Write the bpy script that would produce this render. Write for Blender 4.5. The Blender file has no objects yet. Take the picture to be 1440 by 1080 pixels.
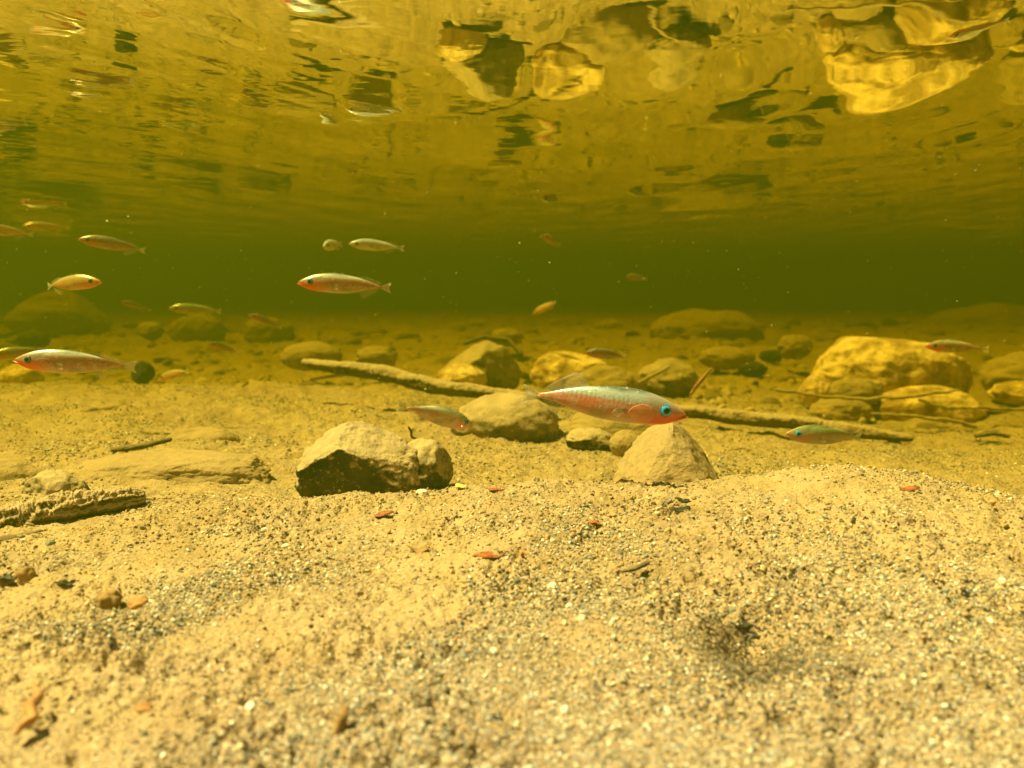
import bpy, bmesh, math, random
import numpy as np
from mathutils import Vector, Matrix

SC = bpy.context.scene
COL = SC.collection
R = math.radians
random.seed(7)
RNG = np.random.default_rng(11)

# ------------------------------------------------------------------ camera
F = 1100.0 / 1440.0            # focal length in picture widths
PITCH = math.atan(125.0 / 1100.0)
cam_data = bpy.data.cameras.new('camera')
cam = bpy.data.objects.new('camera', cam_data)
COL.objects.link(cam)
cam.location = (0, 0, 0)
cam.rotation_euler = (math.pi / 2 - PITCH, 0, 0)
cam_data.sensor_width = 36
cam_data.lens = 36 * F
cam_data.clip_start = 0.005
cam_data.clip_end = 200
cam_data.dof.use_dof = True
cam_data.dof.focus_distance = 0.36
cam_data.dof.aperture_fstop = 14
SC.camera = cam

# ------------------------------------------------------------------ light
SUN_DIR = Vector((-0.52, 0.0, 1.0)).normalized()      # towards the sun
elev = math.asin(SUN_DIR.z)
world = bpy.data.worlds.new('World')
SC.world = world
world.use_nodes = True
wn = world.node_tree
bg = wn.nodes['Background']
sky = wn.nodes.new('ShaderNodeTexSky')
sky.sky_type = 'NISHITA'
sky.sun_disc = False
sky.sun_elevation = elev
sky.sun_rotation = math.atan2(SUN_DIR.x, SUN_DIR.y)
wn.links.new(sky.outputs[0], bg.inputs[0])
bg.inputs[1].default_value = 0.05
sd = bpy.data.lights.new('sun', 'SUN')
sd.energy = 5.0
sd.angle = R(2.0)
sd.color = (1.0, 0.96, 0.91)
sun = bpy.data.objects.new('sun', sd)
COL.objects.link(sun)
sun.location = (0, 0, 5)
sun.rotation_euler = SUN_DIR.to_track_quat('Z', 'Y').to_euler()

SC.view_settings.view_transform = 'Standard'
SC.view_settings.look = 'None'
SC.view_settings.gamma = 1
SC.view_settings.use_curve_mapping = False
SC.view_settings.exposure = 1.7
SC.render.engine = 'CYCLES'
cy = SC.cycles
cy.use_denoising = True
cy.max_bounces = 10
cy.diffuse_bounces = 1
cy.glossy_bounces = 4
cy.transmission_bounces = 4
cy.volume_bounces = 1
cy.transparent_max_bounces = 24
cy.sample_clamp_indirect = 6

# ------------------------------------------------------------------ helpers
SURF = 0.10                      # height of the water surface above the lens
cp, sp = math.cos(PITCH), math.sin(PITCH)


def ray(px, py):
    u = (px - 720) / 1100.0
    v = (540 - py) / 1100.0
    return Vector((u, cp + v * sp, -sp + v * cp))


def at(px, py, D):
    r = ray(px, py)
    return r * (D / r.y)


def at_z(px, py, z):
    r = ray(px, py)
    return r * (z / r.z)


_perm = np.random.default_rng(3).permutation(256)
_perm = np.concatenate([_perm, _perm, _perm])
_g3 = np.random.default_rng(5).normal(size=(256, 3))
_g3 /= np.linalg.norm(_g3, axis=1)[:, None]


def perlin(P):
    """gradient noise of an (n,3) array, about -0.7..0.7"""
    P = np.asarray(P, float)
    Pi = np.floor(P).astype(int)
    f = P - Pi
    w = f * f * f * (f * (f * 6 - 15) + 10)
    out = np.zeros(len(P))
    for dx in (0, 1):
        for dy in (0, 1):
            for dz in (0, 1):
                h = _perm[(_perm[(_perm[(Pi[:, 0] + dx) & 255] + Pi[:, 1] + dy) & 255] + Pi[:, 2] + dz) & 255]
                g = _g3[h]
                d = f - np.array((dx, dy, dz))
                ww = (w[:, 0] if dx else 1 - w[:, 0]) * (w[:, 1] if dy else 1 - w[:, 1]) * (w[:, 2] if dz else 1 - w[:, 2])
                out += ww * (g * d).sum(1)
    return out


def fbm(P, octs=4, gain=0.5):
    a, s, t = 1.0, 0.0, 1.0
    for k in range(octs):
        s = s + a * perlin(P * t + 17.3 * k)
        a *= gain
        t *= 2.03
    return s


def n2(x, y, scale, octs=1, seed=0.0, gain=0.5):
    return fbm(np.stack([x * scale, y * scale, np.full_like(x, seed)], 1), octs, gain)


def sstep(a, b, x):
    t = np.clip((x - a) / (b - a), 0, 1)
    return t * t * (3 - 2 * t)


def mesh_from(name, V, Fc, mat=None, smooth=True):
    me = bpy.data.meshes.new(name)
    if isinstance(V, np.ndarray) and isinstance(Fc, np.ndarray):
        me.vertices.add(len(V))
        me.vertices.foreach_set('co', V.astype(np.float32).ravel())
        k = Fc.shape[1]
        me.loops.add(Fc.size)
        me.loops.foreach_set('vertex_index', Fc.astype(np.int32).ravel())
        me.polygons.add(len(Fc))
        me.polygons.foreach_set('loop_start', np.arange(0, Fc.size, k, dtype=np.int32))
        me.update(calc_edges=True)
        me.validate()
    else:
        me.from_pydata([tuple(v) for v in V], [], [tuple(f) for f in Fc])
        me.update()
    if smooth:
        me.polygons.foreach_set('use_smooth', [True] * len(me.polygons))
    if mat:
        me.materials.append(mat)
    return me


def link(name, me, parent=None):
    o = bpy.data.objects.new(name, me)
    COL.objects.link(o)
    if parent:
        o.parent = parent
    return o


def tag(o, label, cat, group=None):
    o['label'] = label
    o['category'] = cat
    if group:
        o['group'] = group
    return o


def grid_faces(nr, nc, wrap=False):
    r = np.arange(nr - 1)[:, None]
    c = np.arange(nc if wrap else nc - 1)[None, :]
    c2 = (c + 1) % nc
    return np.stack([r * nc + c, r * nc + c2, (r + 1) * nc + c2, (r + 1) * nc + c], -1).reshape(-1, 4)


# ------------------------------------------------------------------ materials
class NT:
    def __init__(s, name):
        s.m = bpy.data.materials.new(name)
        s.m.use_nodes = True
        s.t = s.m.node_tree
        s.b = s.t.nodes.get('Principled BSDF')
        s.o = s.t.nodes.get('Material Output')
        s._obj = None

    def n(s, typ, **kw):
        x = s.t.nodes.new(typ)
        for k, v in kw.items():
            setattr(x, k, v)
        return x

    def l(s, a, b):
        s.t.links.new(a, b)

    def inp(s, node, i, v):
        if hasattr(v, 'is_linked') or isinstance(v, bpy.types.NodeSocket):
            s.l(v, node.inputs[i])
        elif v is not None:
            node.inputs[i].default_value = v

    def obj(s):
        if s._obj is None:
            s._obj = s.n('ShaderNodeTexCoord').outputs['Object']
        return s._obj

    def noise(s, scale, detail=3, rough=0.55, vec=None, dist=0.0):
        x = s.n('ShaderNodeTexNoise')
        s.l(vec or s.obj(), x.inputs['Vector'])
        x.inputs['Scale'].default_value = scale
        x.inputs['Detail'].default_value = detail
        x.inputs['Roughness'].default_value = rough
        x.inputs['Distortion'].default_value = dist
        return x.outputs['Fac']

    def vor(s, scale, out='Distance', feature='F1', vec=None):
        x = s.n('ShaderNodeTexVoronoi', feature=feature)
        s.l(vec or s.obj(), x.inputs['Vector'])
        x.inputs['Scale'].default_value = scale
        return x.outputs[out]

    def math(s, op, a, b=None, c=None):
        x = s.n('ShaderNodeMath', operation=op)
        s.inp(x, 0, a)
        if b is not None:
            s.inp(x, 1, b)
        if c is not None:
            s.inp(x, 2, c)
        return x.outputs[0]

    def rng(s, v, a, b, c=0.0, d=1.0, smooth=True):
        x = s.n('ShaderNodeMapRange', interpolation_type='SMOOTHSTEP' if smooth else 'LINEAR')
        s.inp(x, 0, v)
        for i, q in enumerate((a, b, c, d)):
            x.inputs[1 + i].default_value = q
        return x.outputs[0]

    def mix(s, f, a, b, mode='MIX'):
        x = s.n('ShaderNodeMix', data_type='RGBA', blend_type=mode)
        s.inp(x, 0, f)
        for i, q in ((6, a), (7, b)):
            if isinstance(q, tuple):
                q = q + (1.0,) if len(q) == 3 else q
            s.inp(x, i, q)
        return x.outputs[2]

    def ramp(s, v, stops, interp='LINEAR'):
        x = s.n('ShaderNodeValToRGB')
        cr = x.color_ramp
        cr.interpolation = interp
        while len(cr.elements) < len(stops):
            cr.elements.new(0.5)
        for e, (p, c) in zip(cr.elements, stops):
            e.position = p
            e.color = c + (1.0,)
        s.l(v, x.inputs[0])
        return x.outputs[0]

    def bump(s, h, strength, dist, nrm=None):
        x = s.n('ShaderNodeBump')
        x.inputs['Strength'].default_value = strength
        x.inputs['Distance'].default_value = dist
        s.l(h, x.inputs['Height'])
        if nrm:
            s.l(nrm, x.inputs['Normal'])
        return x.outputs[0]

    def sep(s, v=None):
        x = s.n('ShaderNodeSeparateXYZ')
        s.l(v or s.obj(), x.inputs[0])
        return x.outputs

    def fin(s, color, rough=0.8, normal=None, spec=0.3):
        s.inp(s.b, 'Base Color', color + (1.0,) if isinstance(color, tuple) else color)
        s.inp(s.b, 'Roughness', rough)
        s.b.inputs['Specular IOR Level'].default_value = spec
        if normal:
            s.l(normal, s.b.inputs['Normal'])
        return s.m


SILT = (0.38, 0.265, 0.128)
SILT2 = (0.27, 0.18, 0.09)


def mat_bed():
    t = NT('silty_sand')
    big = t.noise(9, 4, 0.6)
    mid = t.noise(70, 4, 0.6)
    c = t.mix(t.rng(big, 0.35, 0.65), SILT2, SILT)
    c = t.mix(t.rng(mid, 0.35, 0.7), c, (0.41, 0.29, 0.17))
    # single grains in the silt: grey, dark, pale
    vcol = t.vor(900, 'Color')
    vs = t.sep(vcol)
    grain = t.ramp(vs[0], [(0.0, (0.12, 0.10, 0.08)), (0.14, (0.26, 0.20, 0.14)), (0.4, (0.35, 0.245, 0.14)),
                           (0.8, (0.41, 0.295, 0.175)), (0.95, (0.6, 0.52, 0.42))], 'CONSTANT')
    patch = t.math('MULTIPLY', t.rng(t.noise(26, 3, 0.6), 0.42, 0.62), 0.5)
    c = t.mix(patch, c, grain)
    vcol2 = t.sep(t.vor(330, 'Color'))
    c = t.mix(t.math('MULTIPLY', t.rng(vcol2[1], 0.93, 0.95), 0.25), c, (0.12, 0.10, 0.07))
    h1 = t.noise(260, 4, 0.7)
    h2 = t.vor(700)
    b = t.bump(h1, 0.9, 0.0016)
    b = t.bump(h2, 0.7, 0.0007, b)
    return t.fin(c, 0.9, b, 0.15)


def mat_grain():
    t = NT('grit')
    a = t.n('ShaderNodeAttribute', attribute_type='INSTANCER', attribute_name='gcol')
    nz = t.noise(1.7, 3, 0.6)
    c = t.mix(t.rng(nz, 0.35, 0.65, 0.0, 0.35), a.outputs['Color'], SILT)
    a2 = t.n('ShaderNodeAttribute', attribute_type='INSTANCER', attribute_name='gloss')
    ro = t.math('SUBTRACT', 0.9, t.math('MULTIPLY', a2.outputs['Fac'], 0.6))
    return t.fin(c, ro, None, 0.4)


def mat_stone(name, base, dark, silt_amt=0.6, scale=40, pits=0.5, silt=SILT, bumpd=0.004, cling=0.0):
    """stone with its own mottling, on the ochre stone also painted ripple light, and a dusting of settled silt on its upper faces"""
    t = NT(name)
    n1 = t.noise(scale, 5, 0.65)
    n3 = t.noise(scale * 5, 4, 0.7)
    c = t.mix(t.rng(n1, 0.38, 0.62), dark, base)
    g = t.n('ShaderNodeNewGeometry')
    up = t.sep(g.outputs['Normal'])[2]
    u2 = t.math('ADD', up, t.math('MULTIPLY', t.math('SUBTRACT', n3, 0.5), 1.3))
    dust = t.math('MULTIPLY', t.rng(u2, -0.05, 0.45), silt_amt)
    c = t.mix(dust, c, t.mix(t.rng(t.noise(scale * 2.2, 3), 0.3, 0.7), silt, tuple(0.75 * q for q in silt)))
    if cling:
        cl_ = t.math('ADD', t.rng(t.noise(scale * 1.4, 5, 0.75), 0.54, 0.62), t.math('MULTIPLY', t.rng(t.noise(scale * 9, 3, 0.6), 0.6, 0.66), 0.5))
        c = t.mix(t.math('MULTIPLY', cl_, cling), c, silt)
    pit = t.rng(t.vor(scale * 6), 0.0, 0.25, 1.0, 0.0)
    pm = t.math('MULTIPLY', pit, t.rng(t.noise(scale * 1.3, 3), 0.45, 0.65, 0.0, pits))
    c = t.mix(pm, c, (0.05, 0.042, 0.02))
    b = t.bump(n1, 0.8, bumpd)
    b = t.bump(n3, 0.8, bumpd * 0.45, b)
    return t.fin(c, 0.88, b, 0.2)


def mat_wood(name, bark, dark, silt_amt):
    t = NT(name)
    mp = t.n('ShaderNodeMapping')
    t.l(t.obj(), mp.inputs[0])
    mp.inputs['Scale'].default_value = (0.25, 1, 1)
    n1 = t.noise(160, 5, 0.65, vec=mp.outputs[0])
    n2_ = t.noise(60, 5, 0.7)
    c = t.mix(t.rng(n1, 0.35, 0.65), dark, bark)
    g = t.n('ShaderNodeNewGeometry')
    up = t.sep(g.outputs['Normal'])[2]
    u2 = t.math('ADD', up, t.math('MULTIPLY', t.math('SUBTRACT', t.noise(240, 5, 0.75), 0.5), 2.4))
    c = t.mix(t.math('MULTIPLY', t.rng(u2, -0.05, 0.25), silt_amt), c, (0.44, 0.32, 0.205))
    b = t.bump(n1, 0.9, 0.003)
    b = t.bump(n2_, 0.6, 0.003, b)
    return t.fin(c, 0.85, b, 0.2)


def mat_plain(name, col, rough=0.7, col2=None, scale=300, spec=0.3, trans=0.0):
    t = NT(name)
    c = t.mix(t.rng(t.noise(scale, 3), 0.35, 0.65), col, col2 or tuple(0.6 * q for q in col))
    if trans:
        t.b.inputs['Subsurface Weight'].default_value = trans
        t.b.inputs['Subsurface Radius'].default_value = (0.002, 0.001, 0.0005)
    return t.fin(c, rough, t.bump(t.noise(scale * 2, 3), 0.5, 0.0006), spec)


M = {}
M['bed'] = mat_bed()
M['grain'] = mat_grain()
M['stone_silty'] = mat_stone('silt_covered_stone', (0.42, 0.31, 0.18), (0.29, 0.21, 0.12), 0.95, 45, 0.5)
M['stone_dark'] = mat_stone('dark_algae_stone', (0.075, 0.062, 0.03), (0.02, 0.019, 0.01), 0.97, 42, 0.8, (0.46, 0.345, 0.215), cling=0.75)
M['pyramid'] = mat_stone('gritty_silt_covered_stone', (0.43, 0.315, 0.2), (0.33, 0.235, 0.145), 0.8, 60, 0.9, SILT, 0.003)
M['stone_mossy'] = mat_stone('mottled_brown_stone', (0.24, 0.18, 0.09), (0.07, 0.055, 0.03), 0.95, 26, 0.9, (0.44, 0.325, 0.2), cling=0.9)
M['stone_brown'] = mat_stone('brown_stone', (0.42, 0.31, 0.17), (0.27, 0.19, 0.10), 0.85, 40, 0.7)
M['stone_gold'] = mat_stone('ochre_stone_painted_caustics', (0.88, 0.64, 0.31), (0.30, 0.175, 0.06), 0.12, 24, 0.5, (0.88, 0.66, 0.34), 0.011)  # ochre is its own; the bright mottling paints in sun sparkle from the ripples
M['stone_black'] = mat_stone('blackish_stone', (0.045, 0.04, 0.02), (0.02, 0.02, 0.012), 0.06, 50, 0.2)
M['pebble_brown'] = mat_stone('brown_pebble', (0.34, 0.2, 0.07), (0.22, 0.12, 0.04), 0.3, 150, 0.2, bumpd=0.001)
M['pebble_orange'] = mat_stone('orange_pebble', (0.55, 0.26, 0.09), (0.35, 0.15, 0.05), 0.3, 150, 0.2, bumpd=0.001)
M['pebble_white'] = mat_stone('white_pebble', (0.85, 0.82, 0.74), (0.62, 0.58, 0.48), 0.1, 200, 0.0, bumpd=0.0006)
M['pebble_grey'] = mat_stone('grey_pebble', (0.27, 0.29, 0.28), (0.14, 0.15, 0.15), 0.25, 200, 0.1, bumpd=0.0008)
M['wood'] = mat_wood('sunken_wood', (0.16, 0.115, 0.05), (0.06, 0.045, 0.02), 0.95)
M['wood_dark'] = mat_wood('dark_sunken_wood', (0.09, 0.07, 0.035), (0.03, 0.025, 0.012), 0.3)
M['twig'] = mat_wood('pale_twig', (0.46, 0.34, 0.14), (0.26, 0.18, 0.07), 0.7)
M['leaf_red'] = mat_plain('red_brown_leaf', (0.36, 0.10, 0.03), 0.6, (0.16, 0.05, 0.018))
M['blade_red'] = mat_plain('dull_red_blade', (0.30, 0.13, 0.05), 0.6, (0.18, 0.08, 0.03))
M['leaf_orange'] = mat_plain('orange_leaf', (0.62, 0.2, 0.07), 0.6, (0.42, 0.12, 0.04))
M['leaf_yellow'] = mat_plain('yellow_leaf', (0.75, 0.6, 0.2), 0.6, (0.6, 0.45, 0.14))
M['leaf_black'] = mat_plain('black_leaf', (0.02, 0.02, 0.013), 0.6, (0.045, 0.04, 0.02))
M['speck'] = mat_plain('pale_speck', (0.8, 0.8, 0.7), 0.6, (0.7, 0.65, 0.5))

# ------------------------------------------------------------------ the stream bed
ctrl = []


def C(px, py, z):
    p = at_z(px, py, z)
    ctrl.append((p.x, p.y, p.z))


def CD(px, D, z):
    ctrl.append(((px - 720) / 1100 * D, D, z))


for px in (-300, 100, 500, 900, 1300, 1700):
    C(px, 1080, -0.093)
for px in (-100, 300, 720, 1500):
    C(px, 900, -0.091)
C(1050, 885, -0.094)
C(1240, 900, -0.089)
for px, z in ((0, -0.094), (300, -0.092), (600, -0.091), (900, -0.091), (1180, -0.085), (1500, -0.086)):
    C(px, 790, z)
for px, py, z in ((0, 725, -0.097), (200, 710, -0.096), (400, 700, -0.091), (520, 694, -0.0885), (640, 690, -0.0885), (760, 678, -0.09),
                  (880, 682, -0.09), (990, 690, -0.09), (1060, 680, -0.086), (1120, 664, -0.084), (1250, 670, -0.084), (1440, 704, -0.085), (1700, 760, -0.086)):
    C(px, py, z)
for px, D, z in ((420, 0.41, -0.109), (520, 0.395, -0.109), (640, 0.395, -0.109), (760, 0.395, -0.106), (900, 0.39, -0.106), (1000, 0.40, -0.108), (1180, 0.46, -0.113), (1320, 0.46, -0.116), (1500, 0.43, -0.118)):
    CD(px, D, z)
for px, py, z in ((-200, 650, -0.102), (60, 655, -0.101), (200, 650, -0.1), (330, 650, -0.103), (450, 640, -0.108), (680, 650, -0.113), (800, 650, -0.113),
                  (1060, 655, -0.118), (1250, 648, -0.126), (1420, 670, -0.124), (1600, 660, -0.13)):
    C(px, py, z)
for px, py, z in ((-200, 600, -0.105), (150, 600, -0.105), (400, 590, -0.109), (640, 600, -0.116), (820, 615, -0.118), (1000, 610, -0.124),
                  (1200, 622, -0.141), (1420, 625, -0.145), (1650, 620, -0.15)):
    C(px, py, z)
for px, py, z in ((-300, 543, -0.106), (0, 543, -0.107), (200, 543, -0.108), (400, 545, -0.112), (560, 552, -0.118), (720, 560, -0.125), (900, 565, -0.132),
                  (1080, 572, -0.145), (1250, 590, -0.163), (1440, 580, -0.163)):
    C(px, py, z)
for px in (-400, 0, 220, 420):
    CD(px, 1.2, -0.142)
for px, py, z in ((600, 522, -0.143), (800, 522, -0.146), (1000, 525, -0.150), (1200, 530, -0.160), (1500, 530, -0.162)):
    C(px, py, z)
for px in (-500, 0, 500, 1000, 1500, 2000):
    CD(px, 1.7, -0.140)
    CD(px, 2.3, -0.118)
    CD(px, 3.2, -0.105)
    CD(px, 4.5, -0.105)
    CD(px, 10, -0.13)
ctrl = np.array(ctrl)


def uv(x, y):
    yy = np.maximum(y, 0.07)
    return np.stack([1.15 * np.clip(x / (yy + 0.03), -1.3, 1.3), np.log(yy + 0.03)], 1)


_cu = uv(ctrl[:, 0], ctrl[:, 1])


def _tps(a, b):
    r2 = ((a[:, None, :] - b[None, :, :]) ** 2).sum(2)
    return 0.5 * r2 * np.log(r2 + 1e-9)


_n = len(ctrl)
_A = np.zeros((_n + 3, _n + 3))
_A[:_n, :_n] = _tps(_cu, _cu) + np.eye(_n) * 0.004
_A[:_n, _n] = 1
_A[:_n, _n + 1:] = _cu
_A[_n, :_n] = 1
_A[_n + 1:, :_n] = _cu.T
_w = np.linalg.solve(_A, np.concatenate([ctrl[:, 2], np.zeros(3)]))


def bed_base(x, y):
    out = np.empty(len(x))
    for i in range(0, len(x), 40000):
        q = uv(x[i:i + 40000], y[i:i + 40000])
        out[i:i + 40000] = _tps(q, _cu) @ _w[:_n] + _w[_n] + q @ _w[_n + 1:]
    return np.clip(out, -0.2, -0.078)


HOLES = [(at_z(1050, 885, -0.093), 0.0075, 0.012), (at_z(1070, 915, -0.093), 0.014, 0.004), (at_z(1062, 868, -0.093), 0.004, 0.005), (at_z(10, 822, -0.094), 0.008, 0.006),
         (at_z(95, 828, -0.094), 0.004, 0.0035), (at_z(55, 1010, -0.092), 0.003, 0.003), (at_z(960, 705, -0.09), 0.004, 0.002)]


MOUND = at_z(1120, 715, -0.086)
# silt banked against the rocks, and the rounded hump at right
BANKS = [((945 - 720) / 1100 * 0.39, 0.395, 0.042, 0.03, 0.009), ((500 - 720) / 1100 * 0.41, 0.43, 0.05, 0.03, 0.005),
         ((1150 - 720) / 1100 * 0.36, 0.35, 0.052, 0.032, 0.004), ((700 - 720) / 1100 * 0.62, 0.63, 0.07, 0.05, 0.006)]
LSILT = at_z(250, 670, -0.098)


def smooth_silt(x, y):
    """1 where fine silt has settled over the grit"""
    a = np.exp(-(((x - MOUND.x) / 0.055) ** 2 + ((y - MOUND.y) / 0.045) ** 2))
    b = np.exp(-(((x - LSILT.x) / 0.09) ** 2 + ((y - LSILT.y) / 0.05) ** 2))
    c = sstep(0.38, 0.5, y) * sstep(-0.25, 0.25, n2(x, y, 10, 2, 31.1)) * 0.75
    c = c + 0.85 * sstep(-0.02, 0.22, n2(x, y, 17, 2, 51.0)) * (1 - sstep(0.0, 0.06, x)) * sstep(0.17, 0.21, y) * (1 - sstep(0.38, 0.45, y))
    return np.clip(a + b + c, 0, 1)


def bed(x, y):
    x = np.asarray(x, float)
    y = np.asarray(y, float)
    z = bed_base(x, y)
    d = np.maximum(np.hypot(x, y), 0.08)
    a = np.clip(d / 0.3, 0.6, 3.0)
    z += 0.0028 * n2(x, y, 16, 2, 3.1) * a
    z += 0.0022 * n2(x, y, 60, 3, 9.4, 0.6) * np.clip(a, 0.6, 1.8)
    cl = n2(x, y, 35, 2, 5.5)
    lump = n2(x, y, 190, 3, 1.7, 0.65)
    for bx_, by_, rx_, ry_, h_ in BANKS:
        z += h_ * np.exp(-(((x - bx_) / rx_) ** 2 + ((y - by_) / ry_) ** 2))
    sm = smooth_silt(x, y)
    z += 0.0028 * np.where(lump > 0, lump, lump * 1.9) * (0.65 + np.clip(cl * 2.2, -0.45, 1.3)) * np.where(y > 0.36, 0.6, 1.0) * (1 - 0.75 * sm)
    pit = n2(x, y, 120, 2, 21.7)
    z -= 0.009 * np.clip(pit - 0.3, 0, 0.3) * (1 - sm)
    far = sstep(0.9, 1.6, y)
    z += far * (0.014 * n2(x, y, 7, 2, 2.2) + 0.006 * n2(x, y, 22, 2, 8.2)) + sstep(0.6, 1.0, y) * 0.009 * np.abs(n2(x, y, 16, 2, 8.8))
    for p, r, dep in HOLES:
        q = ((x - p.x) ** 2 + (y - p.y) ** 2) / (r * r)
        z -= dep * np.exp(-q)
    return z


def bed_hit(px, py):
    """distance at which the line of sight through a point of the picture meets the bed"""
    r = ray(px, py)
    ds = np.geomspace(0.1, 8, 900)
    z = bed(ds * r.x / r.y, ds)
    k = np.argmax(ds * r.z / r.y < z)
    return float(ds[k]) if k else 6.0


rows = np.concatenate([np.linspace(-1.2, 0.02, 30), np.linspace(0.03, 0.13, 24), 0.131 + np.cumsum(np.geomspace(0.0007, 0.0022, 330))])
rows = np.concatenate([rows, rows[-1] + np.cumsum(np.geomspace(0.0025, 0.012, 190)), [0]])[:-1]
rows = np.concatenate([rows, rows[-1] + np.cumsum(np.geomspace(0.014, 0.6, 60))])
tt = np.linspace(-1, 1, 801)
Ycol = np.repeat(rows, len(tt))
Tcol = np.tile(tt, len(rows))
Xcol = (np.maximum(Ycol, 0) + 0.12) * (0.72 * Tcol + 3.0 * Tcol ** 9)
Zcol = bed(Xcol, Ycol)
g = grid_faces(len(rows), len(tt))
ground = link('stream_bed', mesh_from('stream_bed', np.stack([Xcol, Ycol, Zcol], 1), g, M['bed']))
ground['kind'] = 'structure'

# ------------------------------------------------------------------ the water surface, seen from below
t = NT('water_surface')
t.t.nodes.remove(t.b)
fr = t.n('ShaderNodeFresnel')
fr.inputs[0].default_value = 1.33
tr = t.n('ShaderNodeBsdfTransparent')
gl = t.n('ShaderNodeBsdfGlossy')
gl.inputs['Roughness'].default_value = 0.0
gl.inputs[0].default_value = (0.97, 0.97, 0.97, 1)
mp = t.n('ShaderNodeMapping')
t.l(t.obj(), mp.inputs[0])
mp.inputs['Rotation'].default_value = (0, 0, -0.4)
mp.inputs['Scale'].default_value = (0.45, 1, 1)
xs = t.sep()[0]
fine = t.noise(70, 2, 0.5, vec=mp.outputs[0])
amt = t.rng(xs, -0.35, 0.1, 1.0, 0.12)
bm = t.bump(t.math('MULTIPLY', fine, amt), 1.0, 0.00016)
t.l(bm, fr.inputs['Normal'])
t.l(bm, gl.inputs['Normal'])
mx = t.n('ShaderNodeMixShader')
t.l(fr.outputs[0], mx.inputs[0])
t.l(tr.outputs[0], mx.inputs[1])
t.l(gl.outputs[0], mx.inputs[2])
t.l(mx.outputs[0], t.o.inputs[0])
M['water'] = t.m
srows = np.concatenate([np.linspace(-1.2, 0.15, 30), 0.155 + np.cumsum(np.geomspace(0.0022, 0.004, 160))])
srows = np.concatenate([srows, srows[-1] + np.cumsum(np.geomspace(0.004, 0.5, 240))])
srows = srows[srows < 13]
st = np.linspace(-1, 1, 541)
Y2 = np.repeat(srows, len(st))
T2 = np.tile(st, len(srows))
X2 = (np.maximum(Y2, 0) + 0.2) * (0.8 * T2 + 3.0 * T2 ** 9)
keep = Y2 < 14
leftness = 1 - sstep(-0.35, 0.1, X2 / (Y2 + 0.2))
YS = Y2 - 0.95 * leftness * X2
WZ = 0.00072 * n2(X2 * 1.3 + 0.3 * Y2, YS, 9, 1, 4.4)
WZ += 0.00022 * n2(X2 * 0.85 + 0.2 * Y2, YS, 23, 1, 6.6)
WZ += 0.00062 * n2(X2 * 2.4, Y2, 13, 1, 16.6)
WZ += 0.00018 * (0.05 + leftness) * n2(X2 * 0.7, YS, 42, 2, 7.7)
WZ += 0.00003 * leftness * n2(X2 * 0.6, YS, 130, 1, 71.7)
surf = link('water_surface', mesh_from('water_surface', np.stack([X2, Y2, SURF + WZ], 1), grid_faces(len(srows), len(st)), M['water']))
surf['kind'] = 'structure'

# ------------------------------------------------------------------ the murk of the water
bx = bmesh.new()
bmesh.ops.create_cube(bx, size=1)
bmesh.ops.scale(bx, vec=(120, 24, 1.4), verts=bx.verts)
bmesh.ops.translate(bx, vec=(0, 9, -0.585), verts=bx.verts)
hm = bpy.data.meshes.new('haze')
bx.to_mesh(hm)
bx.free()
t = NT('murky_water')
t.t.nodes.remove(t.b)
pv = t.n('ShaderNodeVolumePrincipled')
DENS = 4.5
sig_s = (0.051, 0.081, 0.0036)
sig_a = (0.84, 0.98, 2.9)
pv.inputs['Density'].default_value = DENS
colr = [s / DENS for s in sig_s]
pv.inputs['Color'].default_value = (*colr, 1)
pv.inputs['Absorption Color'].default_value = (*[max(0, 1 - sig_a[i] / DENS / (1 - colr[i])) ** 2 for i in range(3)], 1)
pv.inputs['Anisotropy'].default_value = 0.3
t.l(pv.outputs[0], t.o.inputs['Volume'])
hm.materials.append(t.m)
haze = link('haze', hm)
haze['kind'] = 'stuff'


# ------------------------------------------------------------------ stones
def ico(sub):
    b = bmesh.new()
    bmesh.ops.create_icosphere(b, subdivisions=sub, radius=1)
    V = np.array([v.co[:] for v in b.verts])
    Fc = np.array([[v.index for v in f.verts] for f in b.faces])
    b.free()
    return V, Fc


ICO = {k: ico(k) for k in (1, 2, 3, 4, 5, 6)}


def rock_mesh(dims, seed, sub, planes=(), rough=0.22, fine=0.05, mat=None, name='stone', rand_planes=0, freq=1.3, soft=0.92):
    V, Fc = ICO[sub]
    V = V.copy()
    rs = np.random.default_rng(seed)
    pl = list(planes)
    for k in range(rand_planes):
        q = rs.normal(size=3)
        pl.append((tuple(q), rs.uniform(0.62, 0.85)))
    off = rs.uniform(-50, 50, 3)
    V *= (1 + rough * fbm(V * freq + off, 3))[:, None]
    for nrm, d in pl:
        nn = np.array(nrm, float)
        nn /= np.linalg.norm(nn)
        k = V @ nn - d
        kk = np.where(k > 0.08, k - 0.04, np.where(k > 0, k * k / 0.16, 0))
        V -= np.outer(kk * soft, nn)
    if fine:
        V *= (1 + fine * fbm(V * 5 + off, 3, 0.6))[:, None]
    V *= np.array(dims) / 2
    return mesh_from(name, V, Fc, mat)


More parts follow.
